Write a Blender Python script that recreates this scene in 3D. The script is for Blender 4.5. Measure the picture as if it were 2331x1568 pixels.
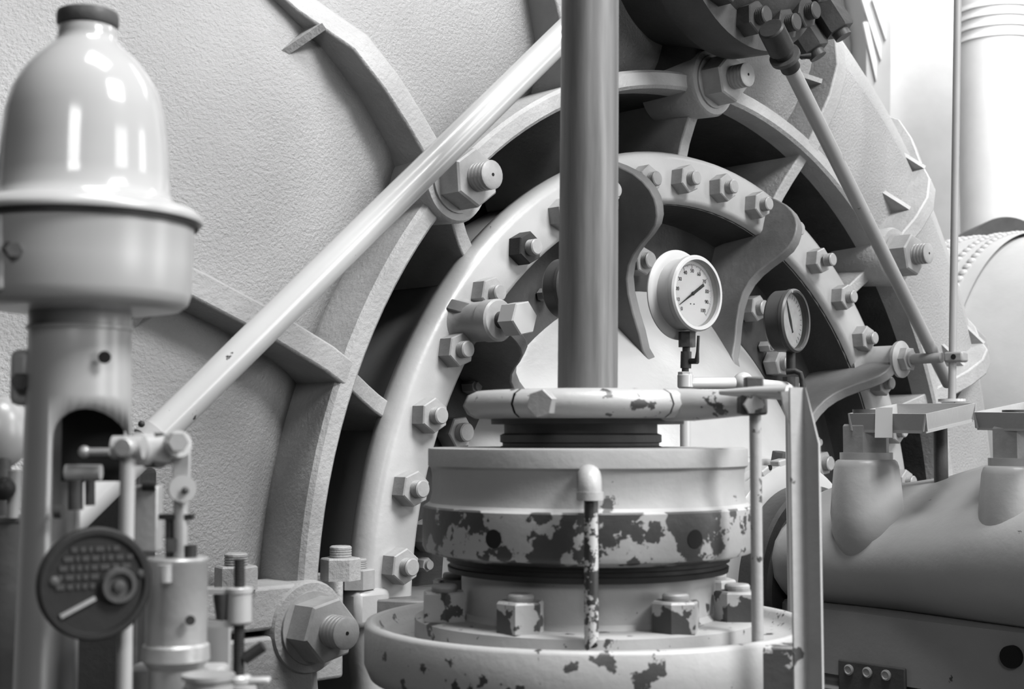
import bpy, bmesh, math, random
from mathutils import Vector, Matrix

for o in list(bpy.data.objects):
    bpy.data.objects.remove(o)
random.seed(4)
S = bpy.context.scene
COL = S.collection
PI = math.pi
R = math.radians

# ------------------------------------------------------------------ camera
F = 3237.0                       # focal length in pixels of the 2331 x 1568 frame
PITCH = math.atan((990 - 784) / F)
H = 1.5
cam_data = bpy.data.cameras.new('camera')
cam_data.sensor_width = 36.0
cam_data.sensor_fit = 'HORIZONTAL'
cam_data.lens = F / 2331 * 36
cam_data.dof.use_dof = True
cam_data.dof.focus_distance = 2.5
cam_data.dof.aperture_fstop = 8.0
cam = bpy.data.objects.new('camera', cam_data)
cam.location = (0, 0, H)
cam.rotation_euler = (PI / 2 + PITCH, 0, 0)
COL.objects.link(cam)
S.camera = cam

# ------------------------------------------------------------------ light
world = bpy.data.worlds.new('hall_ambient')
S.world = world
world.use_nodes = True
bg = world.node_tree.nodes['Background']
bg.inputs['Color'].default_value = (1, 1, 1, 1)
bg.inputs['Strength'].default_value = 0.02


def area(name, loc, target, sx, sy, power):
    l = bpy.data.lights.new(name, 'AREA')
    l.shape = 'RECTANGLE'
    l.size, l.size_y, l.energy = sx, sy, power
    o = bpy.data.objects.new(name, l)
    o.location = loc
    d = Vector(target) - Vector(loc)
    o.rotation_euler = d.to_track_quat('-Z', 'Y').to_euler()
    COL.objects.link(o)
    return o


area('skylight_lamp', (3.3, -0.3, 5.3), (0.3, 2.7, 1.3), 1.7, 1.4, 370)
area('window_daylight', (4.4, -0.9, 2.5), (0.2, 2.0, 1.4), 1.6, 2.4, 80)
area('side_window_daylight', (4.6, 2.1, 2.3), (-0.4, 1.2, 1.5), 0.9, 2.4, 42)
area('front_hall_lamp', (-0.2, -3.2, 3.6), (0.4, 2.2, 1.3), 1.2, 1.0, 46)
area('overhead_hall_lamp', (0.7, 0.9, 6.2), (0.7, 1.6, 1.2), 1.8, 1.2, 190)
area('far_hall_lamp', (3.6, 5.4, 6.4), (2.6, 9.0, 2.8), 3.0, 2.0, 330)

vs = S.view_settings
vs.view_transform = 'Standard'
vs.look = 'None'
vs.exposure = 0.5
vs.gamma = 1.0
vs.use_curve_mapping = False

# ------------------------------------------------------------------ turbine frame
DC = 3.572 * 0.8
C = Vector((0.138 * DC, DC, H - 0.1 * DC))        # centre of the turbine bolt circle
TH = R(45)
U = Vector((math.cos(TH), math.sin(TH), 0))
V = Vector((0, 0, 1))
N = Vector((math.sin(TH), -math.cos(TH), 0))       # the turbine axis, towards the viewer's right
MF = Matrix(((U.x, V.x, N.x, C.x), (U.y, V.y, N.y, C.y), (U.z, V.z, N.z, C.z), (0, 0, 0, 1)))


def ray(x, y):
    X = (x - 1165.5) / F
    Z = (784 - y) / F
    c, s = math.cos(PITCH), math.sin(PITCH)
    return Vector((X, c - Z * s, s + Z * c))


def PX(x, y, d):                 # point seen at pixel x, y whose distance along world Y is d
    r = ray(x, y)
    return Vector((0, 0, H)) + r * (d / r.y)


def PU(x, y, u0):                # turbine coordinates of a pixel on the plane u = u0
    o = Vector((0, 0, H)) - C
    r = ray(x, y)
    q = o + r * ((u0 - o.dot(U)) / r.dot(U))
    return Vector((q.dot(U), q.dot(V), q.dot(N)))


def PW(x, y, w):                 # turbine coordinates of a pixel on the plane w
    o = Vector((0, 0, H)) - C
    r = ray(x, y)
    q = o + r * ((w - o.dot(N)) / r.dot(N))
    return Vector((q.dot(U), q.dot(V), q.dot(N)))


def pol(r, deg, w=0.0):
    return Vector((r * math.cos(R(deg)), r * math.sin(R(deg)), w))


# ------------------------------------------------------------------ materials
def paint(name, val, rough=0.45, bump=0.0, bscale=70.0, chips=0.0, cscale=14.0, chipval=0.05,
          stain=0.0, sscale=5.0, metal=0.0, streak=None, spec=None):
    val *= 0.72
    chipval *= 0.72
    m = bpy.data.materials.new(name)
    m.use_nodes = True
    nt = m.node_tree
    b = nt.nodes['Principled BSDF']
    b.inputs['Roughness'].default_value = rough
    b.inputs['Metallic'].default_value = metal
    b.inputs['Specular IOR Level'].default_value = spec if spec is not None else (0.25 if val < 0.2 else 0.5)
    tc = nt.nodes.new('ShaderNodeTexCoord')
    vec = tc.outputs['Object']
    if streak:
        mp = nt.nodes.new('ShaderNodeMapping')
        mp.inputs['Scale'].default_value = streak
        nt.links.new(vec, mp.inputs['Vector'])
        vec = mp.outputs['Vector']

    def noise(scale, detail=4.0, v=vec, rough_=0.55):
        n = nt.nodes.new('ShaderNodeTexNoise')
        n.inputs['Scale'].default_value = scale
        n.inputs['Detail'].default_value = detail
        n.inputs['Roughness'].default_value = rough_
        nt.links.new(v, n.inputs['Vector'])
        return n.outputs['Fac']

    def ramp(fac, p0, p1, c0, c1):
        r = nt.nodes.new('ShaderNodeValToRGB')
        e = r.color_ramp.elements
        e[0].position, e[1].position = p0, p1
        e[0].color = (c0, c0, c0, 1)
        e[1].color = (c1, c1, c1, 1)
        nt.links.new(fac, r.inputs['Fac'])
        return r.outputs['Color']

    col = ramp(noise(sscale, 5.0), 0.3, 0.7, val * (1 - 0.5 * stain - 0.06), min(0.95, val * 1.05))

    def mix(a, facsock, bval):
        x = nt.nodes.new('ShaderNodeMix')
        x.data_type = 'RGBA'
        nt.links.new(facsock, x.inputs['Factor'])
        nt.links.new(a, x.inputs['A'])
        x.inputs['B'].default_value = (bval, bval, bval, 1)
        return x.outputs['Result']

    h = None
    if chips > 0:
        cut = 0.78 - 0.4 * chips
        f = ramp(noise(cscale, 7.0, tc.outputs['Object'], 0.6), cut, cut + 0.012, 0, 1)
        col = mix(col, f, chipval)
        f2 = ramp(noise(cscale * 3.1, 5.0, tc.outputs['Object'], 0.6), cut + 0.05, cut + 0.062, 0, 1)
        col = mix(col, f2, chipval)
        h = f
    nt.links.new(col, b.inputs['Base Color'])
    if bump > 0 or h is not None:
        bp = nt.nodes.new('ShaderNodeBump')
        bp.inputs['Strength'].default_value = max(bump, 0.15)
        bp.inputs['Distance'].default_value = 0.004
        if bump > 0:
            nt.links.new(noise(bscale, 6.0, tc.outputs['Object'], 0.6), bp.inputs['Height'])
        else:
            bp.invert = True
            bp.inputs['Distance'].default_value = 0.0015
            nt.links.new(h, bp.inputs['Height'])
        nt.links.new(bp.outputs['Normal'], b.inputs['Normal'])
    return m


M = {}
M['casing'] = paint('thick grey casing paint', 0.36, 0.36, 0.8, 170, stain=0.25, sscale=3.0)
M['ring'] = paint('weathered ring paint', 0.4, 0.5, 0.5, 120, stain=0.35, sscale=9.0)
M['recess'] = paint('dark recess paint', 0.06, 0.6, 0.6, 60, stain=0.6, sscale=12.0)  # much darker than the ring paint beside it
M['cover'] = paint('glossy cover paint', 0.4, 0.36, 0.14, 60, stain=0.12, sscale=6.0, chips=0.12, cscale=22)
M['coverdark'] = paint('shade-dark trough paint', 0.05, 0.5, 0.3, 60, stain=0.7, sscale=7.0)  # shade between the webs is put into the trough colour
M['webpaint'] = paint('grimy shade-dark web paint', 0.22, 0.45, 0.3, 60, stain=0.7, sscale=7.0)  # streaky grime, with the webs' shaded sides also put into the colour
M['nut'] = paint('painted nut', 0.36, 0.42, 0.15, 120, stain=0.3, sscale=30, chips=0.16, cscale=45)
M['box'] = paint('chipped gland paint', 0.4, 0.42, 0.05, 90, chips=0.47, cscale=17, stain=0.05)
M['boxring'] = paint('badly chipped ring paint', 0.42, 0.42, 0.05, 90, chips=0.69, cscale=13, stain=0.05, chipval=0.055)
M['boxclean'] = paint('even gland paint', 0.39, 0.42, 0.04, 90, chips=0.3, cscale=18, stain=0.06)
M['pipe'] = paint('gloss white pipe paint', 0.52, 0.2, 0.0, chips=0.2, cscale=24, stain=0.05)
M['drain'] = paint('flaking drain pipe paint', 0.52, 0.4, 0.0, chips=0.74, cscale=40, chipval=0.04)
M['steel'] = paint('streaked steel', 0.20, 0.42, 0.0, stain=0.45, sscale=9.0, metal=0.35, streak=(14, 14, 0.9))
M['dark'] = paint('black greasy iron', 0.03, 0.5, 0.2, 60, stain=0.4, sscale=20)
M['mid'] = paint('dark grey iron', 0.075, 0.5, 0.3, 60, stain=0.5, sscale=14)
M['over'] = paint('shade-dark valve paint', 0.07, 0.5, 0.35, 60, stain=0.6, sscale=8)  # shade under the overhang is put into the valve and hanger colour
M['gov'] = paint('governor enamel', 0.4, 0.32, 0.0, stain=0.06)
M['govpot'] = paint('governor pot enamel', 0.4, 0.3, 0.0, stain=0.05, chips=0.08, cscale=12)
M['jar'] = paint('glossy cream jar enamel', 0.42, 0.13, 0.0, stain=0.03)
M['brass'] = paint('dull machined metal', 0.42, 0.35, 0.1, 80, stain=0.4, sscale=12, metal=0.3)
M['plate'] = paint('dark cast nameplate', 0.018, 0.6, 0.1, 60, stain=0.4)
M['platetext'] = paint('worn raised lettering', 0.05, 0.6)
M['housing'] = paint('bearing housing paint', 0.40, 0.38, 0.06, 50, chips=0.16, cscale=26, stain=0.1, sscale=5)
M['pedestal'] = paint('pedestal paint', 0.26, 0.42, 0.06, 50, chips=0.22, cscale=18, stain=0.15, sscale=5)
M['rod'] = paint('grey rod paint', 0.30, 0.4, 0.0, chips=0.2, cscale=50, stain=0.15)
M['white'] = paint('whitewashed wall', 0.86, 0.8, 0.1, 30, stain=0.02)
M['drumpaint'] = paint('pale drum paint', 0.80, 0.6, 0.0, stain=0.02)
M['stair'] = paint('pale grey stair paint', 0.52, 0.7, 0.0, stain=0.02)
M['floor'] = paint('concrete floor', 0.12, 0.7, 0.3, 20, stain=0.3)
M['penstock'] = paint('penstock paint', 0.5, 0.45, 0.2, 30, stain=0.15, sscale=4)
M['bezel'] = paint('light gauge bezel', 0.42, 0.35, 0.0, chips=0.1, cscale=60)
M['dial'] = paint('white gauge dial', 0.86, 0.5)
M['dialold'] = paint('aged gauge dial', 0.62, 0.5, 0.0, stain=0.3, sscale=60)
M['ink'] = paint('black dial ink', 0.02, 0.6)
M['case'] = paint('dark gauge case', 0.06, 0.4, 0.0, chips=0.2, cscale=60, chipval=0.5)
M['hole'] = paint('unlit hole', 0.01, 0.9)
glass = bpy.data.materials.new('gauge glass')
glass.use_nodes = True
_b = glass.node_tree.nodes['Principled BSDF']
_b.inputs['Transmission Weight'].default_value = 1.0
_b.inputs['Roughness'].default_value = 0.02
_b.inputs['IOR'].default_value = 1.05
M['glass'] = glass


# ------------------------------------------------------------------ mesh helpers
class MB:
    def __init__(self):
        self.v, self.f = [], []

    def add(self, vs_, fs, mat=None):
        k = len(self.v)
        for p in vs_:
            p = Vector(p)
            self.v.append(mat @ p if mat is not None else p)
        self.f += [[i + k for i in f] for f in fs]
        return self

    def box(self, c, s, mat=None):
        x, y, z = s[0] / 2, s[1] / 2, s[2] / 2
        vs_ = [Vector(c) + Vector((a * x, b * y, d * z)) for d in (-1, 1) for b in (-1, 1) for a in (-1, 1)]
        return self.add(vs_, [(0, 2, 3, 1), (4, 5, 7, 6), (0, 1, 5, 4), (2, 6, 7, 3), (0, 4, 6, 2), (1, 3, 7, 5)], mat)

    def lathe(self, prof, seg=48, mat=None, a0=0.0, a1=360.0):
        full = abs(a1 - a0) > 359.9
        cols = seg if full else seg + 1
        vs_, n = [], len(prof)
        for i in range(cols):
            a = R(a0 + (a1 - a0) * i / seg)
            for r, z in prof:
                vs_.append((r * math.cos(a), r * math.sin(a), z))
        fs = []
        for i in range(seg):
            j = (i + 1) % cols
            for k in range(n - 1):
                fs.append((i * n + k, j * n + k, j * n + k + 1, i * n + k + 1))
        return self.add(vs_, fs, mat)

    def prism(self, poly, z0, z1, mat=None):
        n = len(poly)
        vs_ = [(x, y, z0) for x, y in poly] + [(x, y, z1) for x, y in poly]
        fs = [tuple(reversed(range(n))), tuple(range(n, 2 * n))]
        fs += [(i, (i + 1) % n, n + (i + 1) % n, n + i) for i in range(n)]
        return self.add(vs_, fs, mat)

    def cyl(self, p0, p1, r0, r1=None, seg=24, bevel=0.0):
        p0, p1 = Vector(p0), Vector(p1)
        r1 = r0 if r1 is None else r1
        d = p1 - p0
        L = d.length
        q = d.to_track_quat('Z', 'Y').to_matrix().to_4x4()
        m = Matrix.Translation(p0) @ q
        b = min(bevel, L * 0.4)
        prof = [(0, 0)] + ([(r0 - b, 0), (r0, b)] if b else [(r0, 0)]) + \
               ([(r1, L - b), (r1 - b, L)] if b else [(r1, L)]) + [(0, L)]
        return self.lathe(prof, seg, m)

    def hexa(self, p0, p1, rad, rot=0.0, cham=True, sides=6):
        p0, p1 = Vector(p0), Vector(p1)
        d = p1 - p0
        L = d.length
        q = d.to_track_quat('Z', 'Y').to_matrix().to_4x4()
        m = Matrix.Translation(p0) @ q @ Matrix.Rotation(rot, 4, 'Z')
        prof = [(0, 0), (rad, 0), (rad, L * 0.93), (rad * 0.93, L), (0, L)] if cham else \
               [(0, 0), (rad, 0), (rad, L), (0, L)]
        return self.lathe(prof, sides, m)

    def tube(self, pts, r, seg=16):
        pts = [Vector(p) for p in pts]
        n = len(pts)
        rr = r if isinstance(r, (list, tuple)) else [r] * n
        vs_, fs = [], []
        up = None
        for i, p in enumerate(pts):
            t = (pts[min(i + 1, n - 1)] - pts[max(i - 1, 0)]).normalized()
            if up is None:
                up = Vector((0, 0, 1)) if abs(t.z) < 0.9 else Vector((1, 0, 0))
            x = up.cross(t).normalized()
            y = t.cross(x).normalized()
            up = y
            for k in range(seg):
                a = 2 * PI * k / seg
                vs_.append(p + x * (rr[i] * math.cos(a)) + y * (rr[i] * math.sin(a)))
        for i in range(n - 1):
            for k in range(seg):
                l = (k + 1) % seg
                fs.append((i * seg + k, i * seg + l, (i + 1) * seg + l, (i + 1) * seg + k))
        fs.append(tuple(reversed(range(seg))))
        fs.append(tuple(range((n - 1) * seg, n * seg)))
        return self.add(vs_, fs)

    def ball(self, c, r, sx=1, sy=1, sz=1, seg=24):
        prof = [(r * math.sin(PI * k / 14), -r * math.cos(PI * k / 14)) for k in range(15)]
        return self.lathe(prof, seg, Matrix.Translation(c) @ Matrix.Diagonal((sx, sy, sz, 1)))

    def mesh(self, name, mat, angle=35):
        me = bpy.data.meshes.new(name)
        me.from_pydata([tuple(p) for p in self.v], [], self.f)
        bm = bmesh.new()
        bm.from_mesh(me)
        bmesh.ops.remove_doubles(bm, verts=bm.verts, dist=1e-6)
        bmesh.ops.dissolve_degenerate(bm, edges=bm.edges, dist=1e-7)
        bmesh.ops.recalc_face_normals(bm, faces=bm.faces)
        bm.to_mesh(me)
        bm.free()
        me.polygons.foreach_set('use_smooth', [True] * len(me.polygons))
        me.set_sharp_from_angle(angle=R(angle))
        if mat is not None:
            me.materials.append(M[mat])
        return me

    def build(self, name, mat, parent=None, mtx=None, angle=35, bevel=0.0):
        o = bpy.data.objects.new(name, self.mesh(name, mat, angle))
        COL.objects.link(o)
        if parent is not None:
            o.parent = parent
        if mtx is not None:
            o.matrix_local = mtx
        if bevel > 0:
            b = o.modifiers.new('edge', 'BEVEL')
            b.width = bevel
            b.segments = 2
            b.limit_method = 'ANGLE'
            b.angle_limit = R(40)
        return o


def tag(o, label=None, cat=None, group=None, kind=None):
    if label:
        o['label'] = label
    if cat:
        o['category'] = cat
    if group:
        o['group'] = group
    if kind:
        o['kind'] = kind
    return o


def thing(name, label, cat, mtx, group=None):
    o = bpy.data.objects.new(name, None)
    o.empty_display_size = 0.05
    COL.objects.link(o)
    o.matrix_world = mtx
    return tag(o, label, cat, group)


def inst(src, parent, mtx):
    o = src.copy()
    COL.objects.link(o)
    o.parent = parent
    o.matrix_local = mtx
    for ch in src.children:
        c = ch.copy()
        COL.objects.link(c)
        c.parent = o
        c.matrix_basis = ch.matrix_basis.copy()
    return o


def T(p):
    return Matrix.Translation(Vector(p))


def RX(a):
    return Matrix.Rotation(a, 4, 'X')


def RY(a):
    return Matrix.Rotation(a, 4, 'Y')


def RZ(a):
    return Matrix.Rotation(a, 4, 'Z')


def align(p, d):
    return T(p) @ Vector(d).to_track_quat('Z', 'Y').to_matrix().to_4x4()


def nut_pair(rad, h, sr, sl, parent, mtx, name='nut', mat='nut', washer=0.0, smat=None, hole=False):
    """hex nut lying on z = 0 with a stud end as its sub-part"""
    m = MB()
    if washer:
        m.cyl((0, 0, 0), (0, 0, 0.004), washer, seg=28)
    m.hexa((0, 0, 0.002 if washer else 0), (0, 0, h), rad)
    o = m.build(name, mat, parent, mtx)
    s = MB()
    prof = [(0, h - 0.002)]
    k = 4
    for i in range(k):
        z = h - 0.002 + (sl - 0.003) * i / k
        prof += [(sr, z), (sr, z + (sl - 0.003) / k * 0.55), (sr * 0.93, z + (sl - 0.003) / k * 0.8)]
    prof += [(sr, h + sl - 0.005), (sr, h + sl - 0.002), (sr * 0.86, h + sl), (0, h + sl)]
    st = s.lathe(prof, 22).build('stud_end', smat or mat, o)
    return o


# ------------------------------------------------------------------ room
FLOOR = -0.75
m = MB().box((2.0, 4.5, FLOOR - 0.1), (16, 17, 0.2))
tag(m.build('floor', 'floor'), kind='structure')
m = MB().box((4.0, 9.1, 2.9), (18, 0.2, 7.4))
tag(m.build('wall_back', 'white'), kind='structure')

# ------------------------------------------------------------------ turbine casing
casing = thing('turbine_casing', 'huge pale grey spiral turbine casing with radial ribs around a raised ring', 'turbine casing', MF)


def smooth(a, b, x):
    t = max(0, min(1, (x - a) / (b - a)))
    return t * t * (3 - 2 * t)


right_prof = [(1.0, -.12), (1.012, -.10), (1.05, -.075), (1.1, -.054), (1.2, -.036), (1.3, -.042), (1.4, -.09),
              (1.5, -.165), (1.58, -.25), (1.64, -.36), (1.67, -.5), (1.66, -.66), (1.6, -.85)]
left_prof = [(1.0, -.12), (1.012, -.10), (1.05, -.075), (1.1, -.056), (1.2, -.045), (1.3, -.055), (1.4, -.09),
             (1.55, -.14), (1.75, -.21), (1.95, -.30), (2.15, -.42), (2.3, -.60), (2.34, -.85)]
m = MB()
NA = 180
vv, ff = [], []
K = len(right_prof)
for i in range(NA):
    a = 360.0 * i / NA
    t = smooth(80, 125, a) * (1 - smooth(190, 235, a))
    for (r0, w0), (r1, w1) in zip(right_prof, left_prof):
        rr, ww = r0 + (r1 - r0) * t, w0 + (w1 - w0) * t
        vv.append((rr * math.cos(R(a)), rr * math.sin(R(a)), ww))
for i in range(NA):
    j = (i + 1) % NA
    for k in range(K - 1):
        ff.append((i * K + k, j * K + k, j * K + k + 1, i * K + k + 1))
m.add(vv, ff)
m.build('casing_shell', 'casing', casing, angle=60)
MB().lathe([(1.0, -.14), (1.012, -.12), (1.012, -.002), (1.006, .006), (.982, .006), (.976, 0), (.974, -.06)],
           144).build('outer_ring', 'ring', casing, angle=30)
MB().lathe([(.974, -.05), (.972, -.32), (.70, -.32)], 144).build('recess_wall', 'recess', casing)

rib_right = [(.99, .004), (1.05, .018), (1.12, .034), (1.2, .036), (1.28, .012), (1.37, -.05), (1.48, -.115),
             (1.58, -.19), (1.63, -.27), (1.60, -.4), (1.3, -.25), (.99, -.2)]
rib_left = [(.99, .004), (1.05, .022), (1.16, .03), (1.3, .018), (1.42, -.015), (1.6, -.07), (1.8, -.14), (2.0, -.24),
            (2.05, -.4), (1.6, -.35), (1.2, -.25), (.99, -.2)]
rib_mid = [(.99, .004), (1.05, .012), (1.12, .018), (1.2, .02), (1.28, .01), (1.37, -.055), (1.5, -.11), (1.7, -.17),
           (1.75, -.35), (1.4, -.35), (1.2, -.25), (.99, -.2)]


def plate(poly, th, deg):        # a plate standing in the plane of the axis and the radius at deg
    mtx = RZ(R(deg)) @ RX(PI / 2)   # local x = r, local y -> w
    return MB().prism(poly, -th / 2, th / 2, mtx)


for deg in [22.5 * k for k in range(16)]:
    if 170 < deg < 190 or deg == 0 or deg == 90:
        continue
    po = rib_left if 150 < deg < 230 else (rib_mid if 110 < deg <= 150 else rib_right)
    if 230 < deg < 350 and deg not in (247.5, 292.5, 337.5, 315.0):
        continue
    o = plate(po, 0.042, deg).build('rib', 'ring', casing, bevel=0.004)
    # two small gussets on each rib
    for q, rr in enumerate((1.16, 1.33)):
        for sgn in ((1,) if deg > 90 else (-1, 1)):
            if q == 0 and deg > 90 and deg < 150:
                continue
            g = MB().prism([(0, 0), (.075, 0), (0, .06)], -.006, .006)
            wv = -.055 if rr < 1.3 else -.08
            mtx = RZ(R(deg)) @ T((rr, sgn * .02, wv)) @ (RX(PI / 2) if False else Matrix.Identity(4)) @ \
                RZ(PI / 2 if sgn > 0 else -PI / 2) @ RX(PI / 2)
            g.build('gusset', 'ring', o, mtx)
for deg in [22.5 * k for k in range(16)]:
    if deg in (0, 180):
        continue
    web = [(.98, -.012), (.955, -.022), (.92, -.038), (.885, -.052), (.855, -.06), (.80, -.06), (.80, -.31), (.98, -.31)]
    plate(web, 0.03, deg).build('web', 'ring', casing, bevel=0.003)

first = None
for deg in [45 * k for k in range(8)]:
    lug = MB().lathe([(0, -.12), (.062, -.12), (.066, -.05), (.07, .012), (.066, .02), (0, .02)], 36)
    lug.build('lug', 'ring', casing, T(pol(1.0, deg)))
    if deg == 0:
        continue
    mtx = T(pol(1.0, deg, .02)) @ RZ(R(deg + {180: 12, 135: 20, 90: 14, 45: 0}.get(deg, 5)))
    o = nut_pair(.049, .05, .024, .036, casing, mtx, 'large_nut', 'nut', washer=.054)
    MB().cyl((0, 0, .085), (0, 0, .0865), .0028, seg=12).build('centre_hole', 'hole', o)
# horizontal joint flange of the casing, upper and lower halves
MB().box((-1.16, .034, -.035), (.34, .064, .10)).build('joint_flange', 'ring', casing, bevel=.006)
MB().box((-1.16, -.05, -.035), (.34, .088, .10)).build('joint_flange', 'ring', casing, bevel=.006)
MB().box((-.935, .034, -.12), (.09, .064, .16)).build('joint_flange', 'ring', casing, bevel=.006)
MB().box((-.935, -.05, -.12), (.09, .088, .16)).build('joint_flange', 'ring', casing, bevel=.006)
UPN = RX(-PI / 2)                # turbine frame: z -> up
for x, y, uu in ((585, 1300, -1.12), (775, 1318, -.93)):
    p = PU(x, y, uu)
    nut_pair(.031, .034, .017, .018, casing, T((uu, .064, max(-.16, min(.0, p.z)))) @ UPN @ RZ(.3), 'joint_nut', 'ring')

# ------------------------------------------------------------------ head cover
cover = thing('turbine_head_cover', 'round bolted turbine head cover with curved radial webs inside the casing ring', 'head cover', MF)
MB().lathe([(.74, -.3), (.80, -.3), (.80, -.088), (.846, -.084), (.857, -.076), (.86, -.058), (.852, -.036), (.84, -.03), (.765, -.03), (.757, -.034),
            (.752, -.05)], 144).build('flange', 'cover', cover, angle=50)
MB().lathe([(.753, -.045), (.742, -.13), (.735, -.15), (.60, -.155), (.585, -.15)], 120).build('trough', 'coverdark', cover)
MB().lathe([(.59, -.155), (.575, -.145), (.53, -.10), (.48, -.055), (.42, -.005), (.36, .045), (.30, .085), (.245, .11),
            (.24, .115)], 120).build('hub_cone', 'cover', cover, angle=60)
MB().lathe([(.245, .10), (.246, .13), (.24, .135), (.225, .136), (.225, .175), (.232, .176), (.232, .2), (.225, .205),
            (.18, .206)], 96).build('clamp_ring', 'cover', cover)
MB().lathe([(.19, .20), (.19, .245), (.183, .25), (.165, .25), (.165, .262), (.12, .262), (.05, .262)], 96).build('seal_ring', 'mid', cover)
for aa in (98, 112):
    p = pol(.228, aa, .19)
    MB().box((0, 0, .006), (.03, .022, .016)).build('clamp_lug', 'cover', cover, align(p, pol(1, aa)), bevel=.003)
    MB().cyl((0, 0, 0), (0, 0, .004), .005, seg=12).build('clamp_hole', 'hole', cover, T(pol(.238, aa - 3, .198)))
for aa in (86, 90):
    MB().hexa((0, 0, 0), (0, 0, .022), .014).build('clamp_bolt', 'mid', cover, align(pol(.232, aa, .165), pol(1, aa, .2)))

s_prof = [(.846, -.032), (.835, -.008), (.82, .018), (.803, .037), (.785, .05), (.767, .057), (.75, .058), (.732, .055),
          (.715, .046), (.698, .026), (.682, .002), (.665, -.02), (.645, -.037), (.62, -.048), (.59, -.052), (.55, -.05),
          (.51, -.045), (.475, -.044), (.445, -.03), (.40, -.008), (.40, -.1), (.55, -.16), (.74, -.16), (.76, -.06), (.84, -.06)]
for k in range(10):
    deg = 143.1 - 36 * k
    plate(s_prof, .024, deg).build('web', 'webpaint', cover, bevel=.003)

nproto = None
for i in range(40):
    deg = 174.6 - 9 * i
    if deg < -140 and False:
        continue
    rot = R(30) + random.uniform(-R(13), R(13))
    mtx = T(pol(.8, deg, -.031)) @ RZ(rot)
    if nproto is None:
        nproto = nut_pair(.0295, .03, .0145, .017, cover, mtx, 'flange_nut', 'nut')
    else:
        o = inst(nproto, cover, mtx)
        if i == 5:
            o.data = o.data.copy()
            o.data.materials[0] = M['dark']
        if i in (13,):
            o.children[0].matrix_local = T((0, 0, .009))
# nuts of the inner bolt circle
for deg, rr in ((153, .64), (140, .64), (116, .64), (95, .645), (82, .64), (59, .665), (46, .625), (33, .64), (20, .64), (170, .64)):
    p = pol(rr, deg, -.15)
    o = nut_pair(.03, .036, .017, .016, cover, T(p) @ RZ(deg), 'inner_nut', 'nut')
    q = pol(rr + .005, deg + 4.6, -.15)
    MB().hexa((0, 0, 0), (0, 0, .028), .013).cyl((0, 0, .028), (0, 0, .034), .008, seg=14).build('small_nut', 'nut', cover, T(q) @ RZ(deg))
# jack screw boss on the left and lever boss on the right
p = pol(.8, 143.4, -.035)
MB().lathe([(.045, 0), (.037, .012), (.034, .03), (.034, .062), (.036, .064), (.036, .088), (.033, .092), (0, .092)], 36).build(
    'jack_boss', 'cover', cover, T(p))
jb = MB().hexa((0, 0, .115), (0, 0, .15), .030).build('jack_bolt', 'bezel', cover, T(p) @ RZ(.2))
MB().cyl((0, 0, .088), (0, 0, .118), .0145, seg=20).build('thread', 'mid', jb)
p = pol(.8, 35.1, -.035)
MB().lathe([(.05, 0), (.04, .01), (.033, .02), (.033, .085), (.042, .088), (.043, .096), (.035, .1), (0, .1)], 36).build(
    'lever_boss', 'cover', cover, T(p))
MB().hexa((0, 0, .1), (0, 0, .118), .029).build('gland_nut', 'nut', cover, T(p))
# joint lump and nut of the cover's split line
p = PU(890, 1350, -.86)
MB().box((-.845, .012, -.075), (.07, .06, .11)).build('joint_lug', 'cover', cover, bevel=.01)
nut_pair(.029, .032, .016, .016, cover, T((-.862, .042, -.045)) @ UPN @ RZ(.2), 'joint_nut', 'nut')

# ------------------------------------------------------------------ lever rod, link rod, upright rod
def w_at_x(x, base):             # how far along the axis a line through base reaches column x
    best = None
    for k in range(400):
        w = k * .001
        q = MF @ (base + Vector((0, 0, w)))
        c, s = math.cos(PITCH), math.sin(PITCH)
        yy = q.y * c + (q.z - H) * s
        px = 1165.5 + F * q.x / yy
        if best is None or abs(px - x) < best[0]:
            best = (abs(px - x), w)
    return best[1]


pb = pol(.8, 35.1, -.035)
wl = w_at_x(2172, pb)
lev = thing('lever_rod', 'short grey lever rod with forked end reaching from boss to upright rod', 'rod', MF @ T(pb))
MB().cyl((0, 0, .112), (0, 0, wl - .03), .0125, .0115).build('bar', 'rod', lev)
MB().cyl((0, 0, .110), (0, 0, .122), .02).build('collar', 'rod', lev)
MB().box((0, 0, wl + .004), (.03, .024, .046)).build('fork_block', 'rod', lev, bevel=.005)
MB().cyl((-.0165, 0, wl + .006), (-.0155, 0, wl + .006), .006, seg=16).build('pin_hole', 'hole', lev)
pin = MF @ (pb + Vector((0, 0, wl)))
DR = pin.y
top, bot = PX(2181, -60, DR), PX(2167, 912, DR)
up = thing('upright_rod', 'slim upright grey rod against the white back wall', 'rod', T(bot))
MB().cyl((0, 0, 0), top - bot, .0086).build('bar', 'rod', up)
MB().cyl((0, 0, -.002), (0, 0, .004), .03).build('foot', 'pipe', up)
a, b = PX(1785, 125, 2.52), PX(2158, 872, DR + .15)
lk = thing('link_rod', 'long grey diagonal rod running down from the overhanging valve', 'rod', T(a))
MB().cyl((0, 0, 0), (b - a), .0142).build('bar', 'rod', lk)
dv = (b - a).normalized()
MB().cyl(dv * -.02, dv * .035, .018).build('socket', 'dark', lk)
MB().cyl(dv * -.07, dv * -.012, .0235, bevel=.003).build('sleeve', 'dark', lk)  # valve's shade put into the sleeve's near-black colour
MB().cyl(dv * .0, dv * .008, .028).build('collar', 'mid', lk)
MB().tube([dv * .002, dv * .002 + Vector((.025, -.01, -.004)), dv * .002 + Vector((.045, -.012, -.004))], [.004, .003, .006]).build('split_pin', 'dark', lk)

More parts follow.
